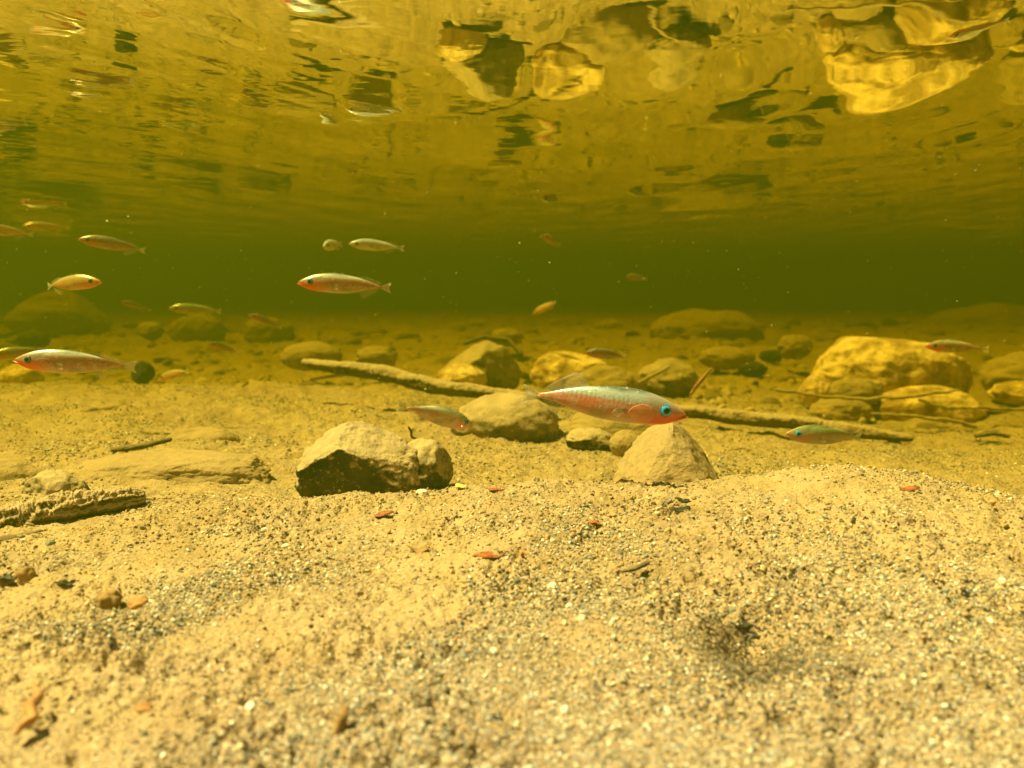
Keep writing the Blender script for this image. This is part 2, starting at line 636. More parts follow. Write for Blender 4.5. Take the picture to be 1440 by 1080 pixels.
def stone(px0, px1, ytop, ybase, label, mat='stone_silty', D=None, depth=0.8, seed=0, sub=5, planes=(), rough=0.22,
          rand_planes=0, group=None, name='stone', rotz=0.0, cat='stone', sink=0.35, freq=1.3, fine=0.05, soft=0.92):
    cx = (px0 + px1) / 2
    if D is None:
        D = bed_hit(cx, ybase)
    w = (px1 - px0) / 1100.0 * D * 1.03
    dep = w * depth
    Dc = D + dep * 0.38
    zt = at(cx, ytop, Dc).z
    zb = at(cx, ybase, D).z
    H = max(zt - zb, 0.002)
    full = H * (1 + sink)
    p = at(cx, ybase, Dc)
    me = rock_mesh((w * Dc / D, dep, full), seed, sub, planes, rough, fine, M[mat], name, rand_planes, freq, soft)
    # stand the top of the stone where the picture has it
    zs = np.empty(len(me.vertices) * 3)
    me.vertices.foreach_get('co', zs)
    top = zs[2::3].max()
    o = link(name, me)
    o.location = (p.x, Dc, zt - top)
    o.rotation_euler = (0, 0, rotz)
    tag(o, label, cat, group)
    return o


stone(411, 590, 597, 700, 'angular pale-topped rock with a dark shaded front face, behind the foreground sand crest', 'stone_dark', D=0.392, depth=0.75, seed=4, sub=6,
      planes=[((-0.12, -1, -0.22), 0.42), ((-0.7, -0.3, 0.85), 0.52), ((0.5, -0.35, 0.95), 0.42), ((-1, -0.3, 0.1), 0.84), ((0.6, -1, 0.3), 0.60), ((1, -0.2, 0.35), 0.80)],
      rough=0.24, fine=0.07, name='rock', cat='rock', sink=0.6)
stone(560, 637, 617, 682, 'rounded silt-topped stone with a dark right flank, tucked behind the angular dark-fronted rock', 'stone_dark', D=0.44, depth=1.1, seed=15, planes=[((1, -0.4, 0.3), 0.7)])
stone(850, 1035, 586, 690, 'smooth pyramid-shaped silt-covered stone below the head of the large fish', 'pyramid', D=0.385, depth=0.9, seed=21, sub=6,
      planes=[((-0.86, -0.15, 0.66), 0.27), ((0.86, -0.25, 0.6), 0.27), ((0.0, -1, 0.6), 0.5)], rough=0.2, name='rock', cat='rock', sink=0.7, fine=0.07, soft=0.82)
stone(640, 786, 552, 619, 'low domed brown stone between the small diving fish and the tail of the large fish', 'stone_mossy', D=0.60, depth=0.8, seed=33, rough=0.12, sink=0.5)
stone(780, 940, 576, 622, 'flat silt-covered slab of rock lying under the large fish', 'stone_silty', D=0.64, depth=0.6, seed=37, rough=0.18)
stone(793, 862, 602, 632, 'small angular stone with dark sides below the belly of the large fish', 'stone_dark', D=0.57, depth=0.9, seed=41, rand_planes=3)
stone(857, 904, 604, 637, 'small smooth olive stone left of the pyramid-shaped stone', 'stone_brown', D=0.55, depth=0.9, seed=44, rough=0.1)
# the golden boulder and what lies about it
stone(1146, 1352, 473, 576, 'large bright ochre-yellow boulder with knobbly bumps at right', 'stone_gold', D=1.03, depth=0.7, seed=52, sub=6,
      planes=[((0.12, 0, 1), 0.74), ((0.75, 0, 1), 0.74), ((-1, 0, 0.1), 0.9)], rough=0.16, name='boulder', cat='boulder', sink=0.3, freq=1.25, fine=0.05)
stone(1225, 1372, 541, 600, 'ochre stone with a dark right end lying in front of the large yellow boulder', 'stone_gold', D=0.97, depth=0.6, seed=57, rough=0.2, sub=5, fine=0.05)
stone(1124, 1170, 526, 563, 'small yellow stone leaning against the left end of the large yellow boulder', 'stone_gold', D=1.0, depth=0.9, seed=60, rand_planes=2)
stone(1140, 1222, 556, 592, 'olive rounded stone half buried before the left end of the yellow boulder', 'stone_silty', D=0.93, depth=0.8, seed=62)
stone(1160, 1240, 532, 566, 'grey-green flat stone between the yellow boulder and the thin twig', 'stone_brown', D=0.99, depth=0.5, seed=63)
# middle distance
stone(625, 733, 479, 548, 'angular brown stone with a dark patch behind the long sunken branch', 'stone_mossy', D=1.02, depth=0.8, seed=71, rand_planes=5, rough=0.25)
stone(614, 684, 511, 545, 'small rounded yellow stone just above the long sunken branch', 'stone_gold', D=0.95, depth=0.9, seed=74, rough=0.1)
stone(748, 855, 495, 548, 'rounded yellow-brown stone behind the dorsal fin of the large fish', 'stone_gold', D=1.08, depth=0.8, seed=77, rough=0.2, rand_planes=2)
stone(800, 905, 512, 560, 'low brown stone half hidden behind the back of the large fish', 'stone_silty', D=1.0, depth=0.7, seed=79)
stone(896, 980, 503, 551, 'rounded brown stone behind the head of the large fish', 'stone_mossy', D=1.05, depth=0.8, seed=82, rough=0.2)
stone(918, 1074, 434, 488, 'large dim boulder fading into the green water, centre right', 'stone_silty', D=2.15, depth=0.7, seed=85, planes=[((1, 0, 0.3), 0.8)], name='boulder', cat='boulder', sub=5)
stone(10, 152, 407, 470, 'large faint boulder fading into the murk at far left', 'stone_silty', D=2.3, depth=0.7, seed=88, planes=[((-0.8, 0, 0.7), 0.7), ((0.9, 0, 0.5), 0.75)], name='boulder', cat='boulder')
stone(1290, 1500, 426, 490, 'broad faint boulder fading into the murk at the right edge', 'stone_silty', D=2.8, depth=0.7, seed=91, name='boulder', cat='boulder')
stone(1384, 1500, 494, 548, 'yellowish stone cut by the right edge, beside the large yellow boulder', 'stone_silty', D=1.15, depth=0.8, seed=94, rough=0.25)
stone(1395, 1475, 535, 562, 'small flat yellow stone at the right edge, lower of the two there', 'stone_gold', D=1.08, depth=0.7, seed=95, rough=0.25)
stone(186, 218, 507, 533, 'small black oval stone behind the tail of the red-throated fish at left', 'stone_black', D=0.97, depth=0.6, seed=98, rough=0.2, rand_planes=3)
stone(26, 70, 464, 484, 'dark flat stone on the far bed near the left edge', 'stone_black', D=1.5, depth=0.8, seed=99)
stone(196, 230, 452, 474, 'dark pointed stone far back at left', 'stone_mossy', D=1.7, depth=0.8, seed=101, rand_planes=3)
stone(242, 318, 440, 476, 'dim brown stone far back below the faint striped fish', 'stone_silty', D=2.1, depth=0.8, seed=103)
stone(345, 412, 446, 480, 'dim orange-brown stone far back left of centre', 'stone_silty', D=2.1, depth=0.8, seed=105, rand_planes=2)
stone(395, 480, 480, 512, 'low smooth stone behind the left end of the long sunken branch', 'stone_silty', D=1.2, depth=0.8, seed=107, rough=0.1)
stone(0, 60, 512, 545, 'low yellow stone at the left edge under the red-throated fish', 'stone_gold', D=1.05, depth=0.8, seed=109, rough=0.15)
stone(1095, 1140, 470, 498, 'brown stone standing on the far bed left of the yellow boulder', 'stone_brown', D=1.5, depth=0.8, seed=111)
stone(1040, 1078, 508, 526, 'small black stone on the bed right of the large fish head', 'stone_black', D=1.3, depth=0.8, seed=113)
stone(1068, 1100, 492, 506, 'tiny black stone on the far bed left of the yellow boulder', 'stone_black', D=1.6, depth=0.8, seed=115)
stone(985, 1060, 486, 512, 'low brown stone on the far bed below the dim centre-right boulder', 'stone_brown', D=1.45, depth=0.8, seed=117, rough=0.15)
stone(690, 735, 462, 482, 'brown stone far back above the angular brown stone', 'stone_brown', D=1.7, depth=0.8, seed=119)
stone(500, 560, 486, 512, 'low stone behind the middle of the long sunken branch', 'stone_silty', D=1.25, depth=0.8, seed=121)
# left foreground
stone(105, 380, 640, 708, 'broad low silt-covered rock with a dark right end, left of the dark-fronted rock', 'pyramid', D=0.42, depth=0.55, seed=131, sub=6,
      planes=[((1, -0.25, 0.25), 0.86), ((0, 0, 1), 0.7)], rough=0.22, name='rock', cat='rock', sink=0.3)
stone(230, 345, 601, 652, 'low silt-dusted stone behind the broad silt-covered rock', 'stone_silty', D=0.54, depth=0.6, seed=134)
stone(38, 118, 662, 712, 'small dark-sided stone above the short thick log at left', 'stone_dark', D=0.375, depth=0.8, seed=137, rand_planes=3)
stone(-60, 70, 645, 715, 'pale silt-covered stone cut by the left edge', 'stone_silty', D=0.42, depth=0.7, seed=139, rough=0.15)
stone(1004, 1070, 668, 700, 'low silty hump of stone where the right-hand mound begins', 'stone_silty', D=0.37, depth=0.8, seed=141, rough=0.1, sink=0.6)

# foreground pebbles
PEB = [
    (137, 175, 824, 856, 'pebble_brown', 'smooth brown pebble on the sand at left, largest of its kind there'),
    (24, 52, 792, 818, 'pebble_brown', 'brown pebble beside the dark hollow at the left edge'),
    (178, 214, 836, 856, 'pebble_orange', 'flat orange pebble right of the smooth brown pebble'),
    (898, 922, 1011, 1030, 'pebble_white', 'bright white pebble in the blurred gravel at bottom centre'),
    (765, 788, 813, 828, 'pebble_white', 'white pebble on the sand left of the dark splinter'),
    (808, 830, 858, 874, 'pebble_white', 'white pebble on the sand above bottom centre'),
    (640, 668, 908, 926, 'pebble_grey', 'grey pebble left of a similar white one'),
    (682, 706, 904, 922, 'pebble_white', 'white pebble beside a grey one, bottom centre left'),
    (1186, 1204, 822, 834, 'pebble_white', 'tiny glinting white pebble on the right-hand mound'),
    (1136, 1158, 842, 858, 'pebble_grey', 'grey pebble above right of the black hollow'),
    (1020, 1040, 848, 862, 'pebble_grey', 'grey pebble above the black hollow'),
    (340, 366, 980, 1000, 'pebble_white', 'whitish pebble in the gravel at bottom left'),
    (190, 216, 985, 1003, 'pebble_orange', 'amber pebble in the gravel at bottom left'),
    (782, 806, 985, 1005, 'pebble_white', 'pale pebble in the blurred gravel left of the bright white one'),
    (60, 82, 754, 768, 'pebble_grey', 'grey pebble on the sand below the short thick log'),
    (580, 606, 684, 694, 'pebble_white', 'white pebble at the foot of the dark-fronted rock'),
    (1360, 1384, 862, 878, 'pebble_grey', 'grey pebble on the sand near the right edge'),
    (1400, 1426, 955, 975, 'pebble_white', 'pale pebble at the lower right edge'),
]
for k, (a, b, c_, d_, m, lab) in enumerate(PEB):
    f_ = 0.62 if m in ('pebble_white', 'pebble_grey') else 0.85
    a, b, c_ = (a + b) / 2 - (b - a) / 2 * f_, (a + b) / 2 + (b - a) / 2 * f_, d_ - (d_ - c_) * f_
    stone(a, b, c_, d_, lab, m, depth=0.9, seed=300 + k, sub=4, rough=0.35, name='pebble', cat='pebble', sink=0.4, rand_planes=0 if 'brown' in m else 2)

# many small stones on the far bed
far_meshes = []
for k in range(10):
    far_meshes.append([rock_mesh((1, random.uniform(0.7, 1.0), random.uniform(0.4, 0.7)), 500 + k, 3, (), 0.35, 0.06, M[m], 'stone', 5)
                       for m in ('stone_brown', 'stone_silty', 'stone_gold', 'stone_black')])
rs = random.Random(5)
KIND = ('brown', 'silt-covered', 'yellowish', 'blackish')
SPOT = [(60, 'at the far left edge'), (150, 'below the faint far-left boulder'), (240, 'behind the black oval stone'), (330, 'below the faint striped fish'),
        (420, 'left of the long branch'), (520, 'behind the left end of the long branch'), (620, 'left of the angular brown stone'), (740, 'around the angular brown stone'),
        (860, 'behind the tail of the large fish'), (980, 'behind the large fish'), (1090, 'under the dim centre-right boulder'), (1170, 'left of the big yellow boulder'),
        (1350, 'by the big yellow boulder'), (9999, 'towards the right edge')]


def far_label(px, D, w, m):
    size = 'tiny' if w * 1100 / D < 16 else ('small' if w * 1100 / D < 30 else 'medium-sized')
    band = 'nearer' if D < 1.25 else ('farther' if D < 1.8 else 'dimmest far')
    return '%s %s stone on the %s bed %s' % (size, KIND[m], band, next(b for a, b in SPOT if px < a))


cnt = 0
while cnt < 260:
    D = 0.85 + 2.2 * rs.random() ** 1.3
    px = rs.uniform(-40, 1480)
    X = (px - 720) / 1100 * D
    if px < 640 and D < 1.02:
        continue
    w = rs.uniform(12, 42) * (1.0 if rs.random() < 0.7 else 1.5) / 1100 * D * (0.85 if D > 1.3 else 0.8)
    z = float(bed(np.array([X]), np.array([D]))[0])
    m = rs.choices((0, 1, 2, 3), (4, 7, 3, 0.8))[0]
    o = link('stone', rs.choice(far_meshes)[m])
    o.location = (X, D, z + w * rs.uniform(-0.12, 0.05))
    o.scale = (w, w, w * rs.uniform(0.7, 1.0))
    o.rotation_euler = (rs.uniform(-0.2, 0.2), rs.uniform(-0.2, 0.2), rs.uniform(0, 6.28))
    tag(o, far_label(px, D, w, m), 'stone', 'small stones scattered on the far stream bed')
    cnt += 1


# ------------------------------------------------------------------ wood
def tube(pts, rads, seed, mat, name, sides=16, seg=70, rough=0.18, rfreq=1.2, wob=0.4, crust=0.0):
    """a limb along a polyline: uneven in girth, with knots"""
    P = np.array([p[:] for p in pts])
    L = np.concatenate([[0], np.cumsum(np.linalg.norm(np.diff(P, axis=0), axis=1))])
    s = np.linspace(0, L[-1], seg)
    Q = np.stack([np.interp(s, L, P[:, i]) for i in range(3)], 1)
    for _ in range(int(seg / 12)):
        Q[1:-1] = (Q[:-2] + Q[1:-1] * 2 + Q[2:]) / 4
    rr = np.interp(s, L, rads)
    mr = max(rads)
    Q[:, 2] += wob * mr * n2(s / mr * 0.12, s * 0, 1, 2, seed)
    Q[:, 1] += wob * mr * n2(s / mr * 0.12, s * 0, 1, 2, seed + 9)
    T = np.gradient(Q, axis=0)
    T /= np.linalg.norm(T, axis=1)[:, None]
    up = np.array((0, 0, 1.0))
    S = np.cross(T, up)
    S /= np.linalg.norm(S, axis=1)[:, None]
    U = np.cross(S, T)
    a = np.linspace(0, 2 * math.pi, sides, endpoint=False)
    V = []
    for k in range(seg):
        e = min(1.0, 0.25 + min(k, seg - 1 - k) / 2.0)
        ring = np.outer(np.cos(a), S[k]) + np.outer(np.sin(a), U[k])
        nz = fbm(ring * rfreq + np.array([s[k] / mr * 0.35, seed, 0]), 3, 0.6)
        cr = crust * fbm(ring * 4.5 + np.array([s[k] / mr * 3.2, seed + 5, 0]), 3, 0.7) * (0.6 + 0.5 * np.sin(a)) if crust else 0
        V.append(Q[k] + ring * (rr[k] * e * (1 + rough * 1.6 * nz + cr))[:, None])
    V.append(Q[:1])
    V.append(Q[-1:])
    V = np.concatenate(V)
    Fs = [tuple(f) for f in grid_faces(seg, sides, True)]
    n = seg * sides
    for k in range(sides):
        Fs.append((n, (k + 1) % sides, k))
        Fs.append((n + 1, n - sides + k, n - sides + (k + 1) % sides))
    c = V.mean(0)
    me = mesh_from(name, V - c, Fs, mat)
    return me, Vector(c)


def limb(name, pix, label, cat, mat, seed, **kw):
    pts = [at(a, b, D) for a, b, D, r in pix]
    rads = [r / 1100 * D for a, b, D, r in pix]
    me, c = tube(pts, rads, seed, M[mat], name, **kw)
    o = link(name, me)
    o.location = c
    return tag(o, label, cat)


br = limb('branch', [(424, 509, 0.80, 5), (470, 514, 0.79, 9), (530, 524, 0.78, 11), (600, 540, 0.76, 11), (680, 552, 0.75, 9), (760, 562, 0.745, 8), (850, 570, 0.74, 8),
                     (950, 578, 0.735, 9), (1050, 588, 0.735, 10), (1150, 599, 0.73, 10), (1220, 608, 0.725, 9), (1285, 617, 0.72, 5)],
          'long silt-topped sunken branch lying behind the large fish across the bed', 'branch', 'wood', 3, seg=420, sides=24, rough=0.2, crust=0.25)
limb('log', [(-90, 750, 0.315, 27), (0, 733, 0.322, 25), (60, 721, 0.33, 22), (130, 709, 0.335, 20), (180, 703, 0.34, 17), (203, 702, 0.342, 9)],
     'short thick silt-covered log at the left edge', 'log', 'wood', 12, seg=420, sides=56, rough=0.25, rfreq=2.0, wob=0.7, crust=0.3)
limb('stick', [(-60, 772, 0.29, 9), (0, 762, 0.30, 8), (40, 755, 0.305, 7), (62, 748, 0.31, 4)], 'dark stick under the short thick log at the left edge', 'stick', 'wood_dark', 14)
limb('twig', [(157, 634, 0.50, 4), (190, 629, 0.50, 4.5), (220, 623, 0.502, 4), (242, 617, 0.504, 3)], 'short dark twig lying on the sand at left', 'twig', 'wood_dark', 17)
limb('twig', [(435, 534, 0.80, 1.5), (470, 529, 0.79, 2.5), (500, 524, 0.785, 3)], 'thin side twig under the left end of the long branch', 'twig', 'twig', 18)
limb('twig', [(1088, 547, 0.90, 2.2), (1140, 556, 0.905, 2.4), (1200, 561, 0.91, 2.4), (1270, 559, 0.90, 2.6), (1310, 553, 0.90, 2.4), (1352, 548, 0.90, 1.6)],
     'long thin pale twig lying across the foot of the large yellow boulder', 'twig', 'twig', 21, seg=90, wob=1.2)
limb('twig', [(1225, 581, 0.86, 1.5), (1290, 586, 0.86, 2.3), (1345, 592, 0.86, 3), (1375, 602, 0.86, 3)], 'thin curved twig below the ochre stone at right', 'twig', 'twig', 22, wob=1.2)
limb('twig', [(1290, 562, 0.87, 2.2), (1330, 574, 0.88, 2), (1380, 574, 0.9, 2.2), (1450, 576, 0.92, 2.2)], 'thin pale twig running to the right edge past the yellow boulder', 'twig', 'twig', 23, wob=1.2)
limb('twig', [(898, 539, 0.93, 2.5), (920, 527, 0.95, 3), (942, 516, 0.97, 2)], 'short brown twig leaning on the rounded brown stone behind the large fish head', 'twig', 'twig', 24)
limb('twig', [(650, 484, 1.2, 2), (680, 474, 1.22, 3.5), (715, 478, 1.22, 3.5), (735, 500, 1.2, 3)], 'dark twig arched behind the angular brown stone', 'twig', 'wood_dark', 25)
limb('twig', [(1370, 613, 0.75, 3), (1395, 609, 0.75, 4), (1420, 614, 0.75, 2.5)], 'dark curved sliver of wood on the silt at far right', 'twig', 'wood_dark', 26)
limb('twig', [(574, 600, 0.52, 1.2), (578, 606, 0.52, 1.8), (579, 615, 0.52, 1.8), (588, 618, 0.52, 1.5)], 'small dark hooked twig below the small diving fish', 'twig', 'wood_dark', 27, seg=24)
limb('splinter', [(872, 804, 0.246, 1.5), (890, 800, 0.248, 4), (905, 794, 0.25, 4), (914, 790, 0.252, 2)], 'dark splinter of wood on the sand right of the orange leaf bits', 'splinter', 'wood_dark', 28, seg=40)
limb('twig', [(468, 1035, 0.155, 4), (478, 1020, 0.157, 9), (482, 1005, 0.158, 8), (488, 992, 0.16, 4)], 'brown upright stub in the blurred gravel at bottom centre', 'twig', 'pebble_brown', 29, seg=50, crust=0.5)
limb('twig', [(22, 1035, 0.152, 3), (30, 1018, 0.154, 6), (46, 1010, 0.156, 7), (42, 992, 0.16, 9), (56, 978, 0.163, 6), (50, 966, 0.166, 3)], 'crooked orange-brown plant fragment in the gravel at bottom left', 'twig', 'pebble_orange', 30, seg=60, wob=0.8, crust=0.5)
limb('leaf', [(970, 557, 0.60, 1.5), (978, 545, 0.60, 3), (990, 530, 0.60, 2.6), (1002, 516, 0.60, 1)], 'narrow reddish blade standing slanted in front of the brown stone right of the large fish', 'leaf', 'blade_red', 31, seg=30)


# ------------------------------------------------------------------ leaf scraps
def leaf(px, py, w, h, ang, label, mat, seed):
    """a scrap of dead leaf, curled, with a ragged edge, lying on the bed"""
    D = bed_hit(px, py)
    rs = np.random.default_rng(seed)
    n = 18
    a = np.linspace(0, 2 * math.pi, n, endpoint=False)
    rad = 1 + 0.35 * rs.normal(size=n).clip(-1.2, 1.2) * 0.6
    W = w / 1100 * D / 2 * 0.8
    Hh = h / 1100 * D / 2 * 0.7
    ring = np.stack([np.cos(a) * rad * W, np.sin(a) * rad * W * 0.5], 1)
    V, Fs = [], []
    for k, sc_ in enumerate((1.0, 0.6)):
        for x, y in ring * sc_:
            z = Hh * (0.9 * (x / W) ** 2 + 0.6 * math.sin(3 * x / W + seed) + rs.uniform(-0.25, 0.25))
            V.append((x, y, z))
    V.append((0, 0, 0))
    for k in range(n):
        k2 = (k + 1) % n
        Fs += [(k, k2, n + k2, n + k), (n + k, n + k2, 2 * n)]
    me = mesh_from('leaf_scrap', V, Fs, M[mat])
    o = link('leaf_scrap', me)
    so = o.modifiers.new('solid', 'SOLIDIFY')
    so.thickness = 0.00025 * max(1, D / 0.3)
    p = at(px, py, D)
    z = float(bed(np.array([p.x]), np.array([D]))[0])
    o.location = (p.x, D, z + Hh * 0.3 + 0.0004)
    o.rotation_euler = (rs.uniform(0.05, 0.25), rs.uniform(-0.1, 0.1), R(ang))
    return tag(o, label, 'leaf scrap')


leaf(540, 726, 34, 10, 20, 'curled dark red leaf scrap on the sand below the dark-fronted rock', 'leaf_red', 1)
leaf(838, 741, 24, 14, -10, 'small bright red-brown leaf scrap on the sand, centre right', 'leaf_red', 2)
leaf(690, 783, 50, 8, 5, 'long narrow orange-red leaf scrap on the sand, centre', 'leaf_red', 3)
leaf(735, 787, 14, 14, 70, 'small orange leaf scrap right of the long narrow red one', 'leaf_orange', 4)
leaf(590, 776, 40, 10, 15, 'brown leaf scrap on the sand left of the long narrow red one', 'pebble_brown', 5)
leaf(1278, 690, 30, 6, -5, 'thin red leaf scrap on top of the right-hand mound', 'leaf_red', 6)
leaf(76, 697, 20, 8, 30, 'bright red scrap beside the small dark-sided stone at left', 'leaf_orange', 7)
leaf(698, 690, 26, 6, 0, 'red-brown leaf scrap on the sand crest in the centre', 'leaf_red', 8)
leaf(648, 686, 22, 8, 0, 'pale yellow leaf scrap on the sand crest right of the dark-fronted rock', 'leaf_yellow', 9)
leaf(961, 708, 30, 5, 10, 'black crumpled leaf scrap on the sand below the pyramid-shaped stone', 'leaf_black', 10)
leaf(956, 718, 36, 4, 12, 'thin blackish leaf scrap below a crumpled black one', 'leaf_black', 11)
leaf(1046, 884, 46, 5, 30, 'black leaf scrap in the hollow of the gravel at lower right', 'leaf_black', 12)  # dark scrap, broadened to stand in for shade over the hollow's pale sand
leaf(1066, 900, 18, 3, -30, 'smaller black leaf scrap at the near rim of the gravel hollow', 'leaf_black', 13)
leaf(8, 822, 40, 20, 0, 'black leaf scrap in the hollow at the left edge', 'leaf_black', 14)
leaf(92, 827, 26, 14, 20, 'small black leaf scrap right of the hollow at the left edge', 'leaf_black', 15)
leaf(1008, 668, 30, 8, 10, 'dark thin leaf scrap at the right foot of the pyramid-shaped stone', 'leaf_black', 16)


# ------------------------------------------------------------------ grit: loose grains, more than anyone could count
grain_src = []
for k in range(6):
    gme = rock_mesh((2, 2 * (0.6 + 0.08 * k), 2 * (0.45 + 0.06 * k)), 700 + k, 1 if k % 2 else 2, (), 0.5, 0.0, M['grain'], 'grain', 3)
    gme.polygons.foreach_set('use_smooth', [k % 2 == 0] * len(gme.polygons))
    grain_src.append(bpy.data.objects.new('grain', gme))


def scatter(name, X, Y, Zv, rad, col, gloss, label, cat):
    n = len(X)
    me = bpy.data.meshes.new(name)
    me.vertices.add(n)
    me.vertices.foreach_set('co', np.stack([X, Y, Zv], 1).astype(np.float32).ravel())
    a = me.attributes.new('rad', 'FLOAT_VECTOR', 'POINT')
    sq = np.stack([rad, rad * RNG.uniform(0.7, 1, n), rad * RNG.uniform(0.7, 1, n)], 1)
    a.data.foreach_set('vector', sq.astype(np.float32).ravel())
    a = me.attributes.new('rot', 'FLOAT_VECTOR', 'POINT')
    rt = np.stack([RNG.uniform(-0.9, 0.9, n), RNG.uniform(-0.9, 0.9, n), RNG.uniform(0, 6.28, n)], 1)
    a.data.foreach_set('vector', rt.astype(np.float32).ravel())
    a = me.attributes.new('gcol', 'FLOAT_COLOR', 'POINT')
    a.data.foreach_set('color', np.concatenate([col, np.ones((n, 1))], 1).astype(np.float32).ravel())
    a = me.attributes.new('gloss', 'FLOAT', 'POINT')
    a.data.foreach_set('value', gloss.astype(np.float32))
    o = link(name, me)
    ng = bpy.data.node_groups.new(name, 'GeometryNodeTree')
    ng.interface.new_socket('Geometry', in_out='INPUT', socket_type='NodeSocketGeometry')
    ng.interface.new_socket('Geometry', in_out='OUTPUT', socket_type='NodeSocketGeometry')
    gi = ng.nodes.new('NodeGroupInput')
    go = ng.nodes.new('NodeGroupOutput')
    jn = ng.nodes.new('GeometryNodeGeometryToInstance')
    for s in grain_src:
        oi = ng.nodes.new('GeometryNodeObjectInfo')
        oi.inputs[0].default_value = s
        ng.links.new(oi.outputs['Geometry'], jn.inputs[0])
    ip = ng.nodes.new('GeometryNodeInstanceOnPoints')
    ip.inputs['Pick Instance'].default_value = True
    ng.links.new(gi.outputs[0], ip.inputs['Points'])
    ng.links.new(jn.outputs[0], ip.inputs['Instance'])
    ri = ng.nodes.new('FunctionNodeRandomValue')
    ri.data_type = 'INT'
    ri.inputs[4].default_value = 0
    ri.inputs[5].default_value = 5
    ng.links.new(ri.outputs[2], ip.inputs['Instance Index'])
    for nm, sock in (('rot', 'Rotation'), ('rad', 'Scale')):
        na = ng.nodes.new('GeometryNodeInputNamedAttribute')
        na.data_type = 'FLOAT_VECTOR'
        na.inputs[0].default_value = nm
        ng.links.new(na.outputs[0], ip.inputs[sock])
    ng.links.new(ip.outputs[0], go.inputs[0])
    md = o.modifiers.new('grains', 'NODES')
    md.node_group = ng
    o['kind'] = 'stuff'
    o['label'] = label
    o['category'] = cat
    return o


PAL = np.array([(0.36, 0.25, 0.14), (0.26, 0.175, 0.095), (0.44, 0.33, 0.205), (0.21, 0.22, 0.205), (0.09, 0.098, 0.095), (0.025, 0.025, 0.022), (0.80, 0.77, 0.68),
                (0.52, 0.27, 0.10), (0.62, 0.52, 0.33), (0.30, 0.33, 0.34)])
PW_SILT = np.array([0.40, 0.25, 0.17, 0.04, 0.03, 0.04, 0.025, 0.015, 0.03, 0.0])
PW_GRIT = np.array([0.15, 0.10, 0.12, 0.15, 0.13, 0.09, 0.07, 0.02, 0.09, 0.08])


def grains(n, dmin, dmax, rmin, rmax, name, label, bias=0.0):
    D = np.exp(RNG.uniform(math.log(dmin), math.log(dmax), n * 2))
    X = (D + 0.02) * RNG.uniform(-0.74, 0.74, n * 2)
    pxs = 720 + 1100 * X / D
    # bare grit shows to the lower right, silt covers the left and the crest
    g_ = n2(X, D, 14, 3, 12.2) * 1.5 + bias + 0.55 * sstep(300, 1200, pxs) - 0.7 * sstep(0.2, 0.34, D) + 0.35 * (1 - sstep(0.14, 0.19, D))
    grit = sstep(-0.35, 0.45, g_)
    sm = smooth_silt(X, D)
    grit = grit * (1 - 0.8 * sm)
    keep_ = RNG.random(n * 2) < (0.22 + 0.78 * grit) * (1 - 0.75 * sm)
    D, X, grit = D[keep_][:n], X[keep_][:n], grit[keep_][:n]
    m = len(D)
    rad = rmin * (rmax / rmin) ** (RNG.random(m) ** (2.6 - 0.9 * grit))
    rad = rad * np.clip(D / 0.26, 0.62, 1.15)
    Z = bed(X, D) + rad * RNG.uniform(-0.25, 0.35, m)
    cw1, cw2 = np.cumsum(PW_SILT / PW_SILT.sum()), np.cumsum(PW_GRIT / PW_GRIT.sum())
    r_ = RNG.random(m)
    i1 = np.searchsorted(cw1, r_).clip(0, 9)
    i2 = np.searchsorted(cw2, r_).clip(0, 9)
    idx = np.where(RNG.random(m) < grit * 0.9, i2, i1)
    for p, r, dep in HOLES:  # dark grit in the hollows, blackened further to paint in their shade
        near = np.exp(-((X - p.x) ** 2 + (D - p.y) ** 2) / (1.5 * r * r))
        idx = np.where(RNG.random(m) < near * 1.15, np.where(RNG.random(m) < 0.85, 5, 4), idx)
    col = PAL[idx] * RNG.uniform(0.8, 1.15, (m, 1))
    gloss = np.where(idx >= 3, RNG.random(m), 0.05)
    return scatter(name, X, D, Z, rad, col.clip(0, 0.9), gloss, label, 'gravel')


grains(300000, 0.125, 0.40, 0.00016, 0.00095, 'gravel', 'fine mixed grit of beige, grey, black and white grains covering the foreground bed')
grains(3000, 0.125, 0.40, 0.0009, 0.0017, 'coarse_gravel', 'coarser grains strewn over the foreground bed')
grains(100000, 0.40, 1.05, 0.0003, 0.0013, 'sand', 'silty grains covering the bed of the middle distance', 0.75)

n = 5200
D = np.exp(RNG.uniform(math.log(0.85), math.log(3.2), n))
X = D * RNG.uniform(-0.72, 0.72, n)
kp = (n2(X, D, 6, 2, 41.0) > -0.08) & ~((X < -0.07 * D) & (D < 1.03))
X, D = X[kp], D[kp]
n = len(X)
rad = 0.0022 * 5 ** (RNG.random(n) ** 1.8) * np.clip(D, 0.8, 1.6)
pc = np.array([(0.42, 0.31, 0.18), (0.34, 0.24, 0.12), (0.24, 0.17, 0.09), (0.06, 0.05, 0.03), (0.6, 0.44, 0.2)])
scatter('rubble', X, D, bed(X, D) - rad * 0.1, rad, pc[RNG.choice(5, n, p=[.4, .28, .17, .07, .08])], np.zeros(n), 'small rubble strewn between the stones on the far bed', 'rubble')

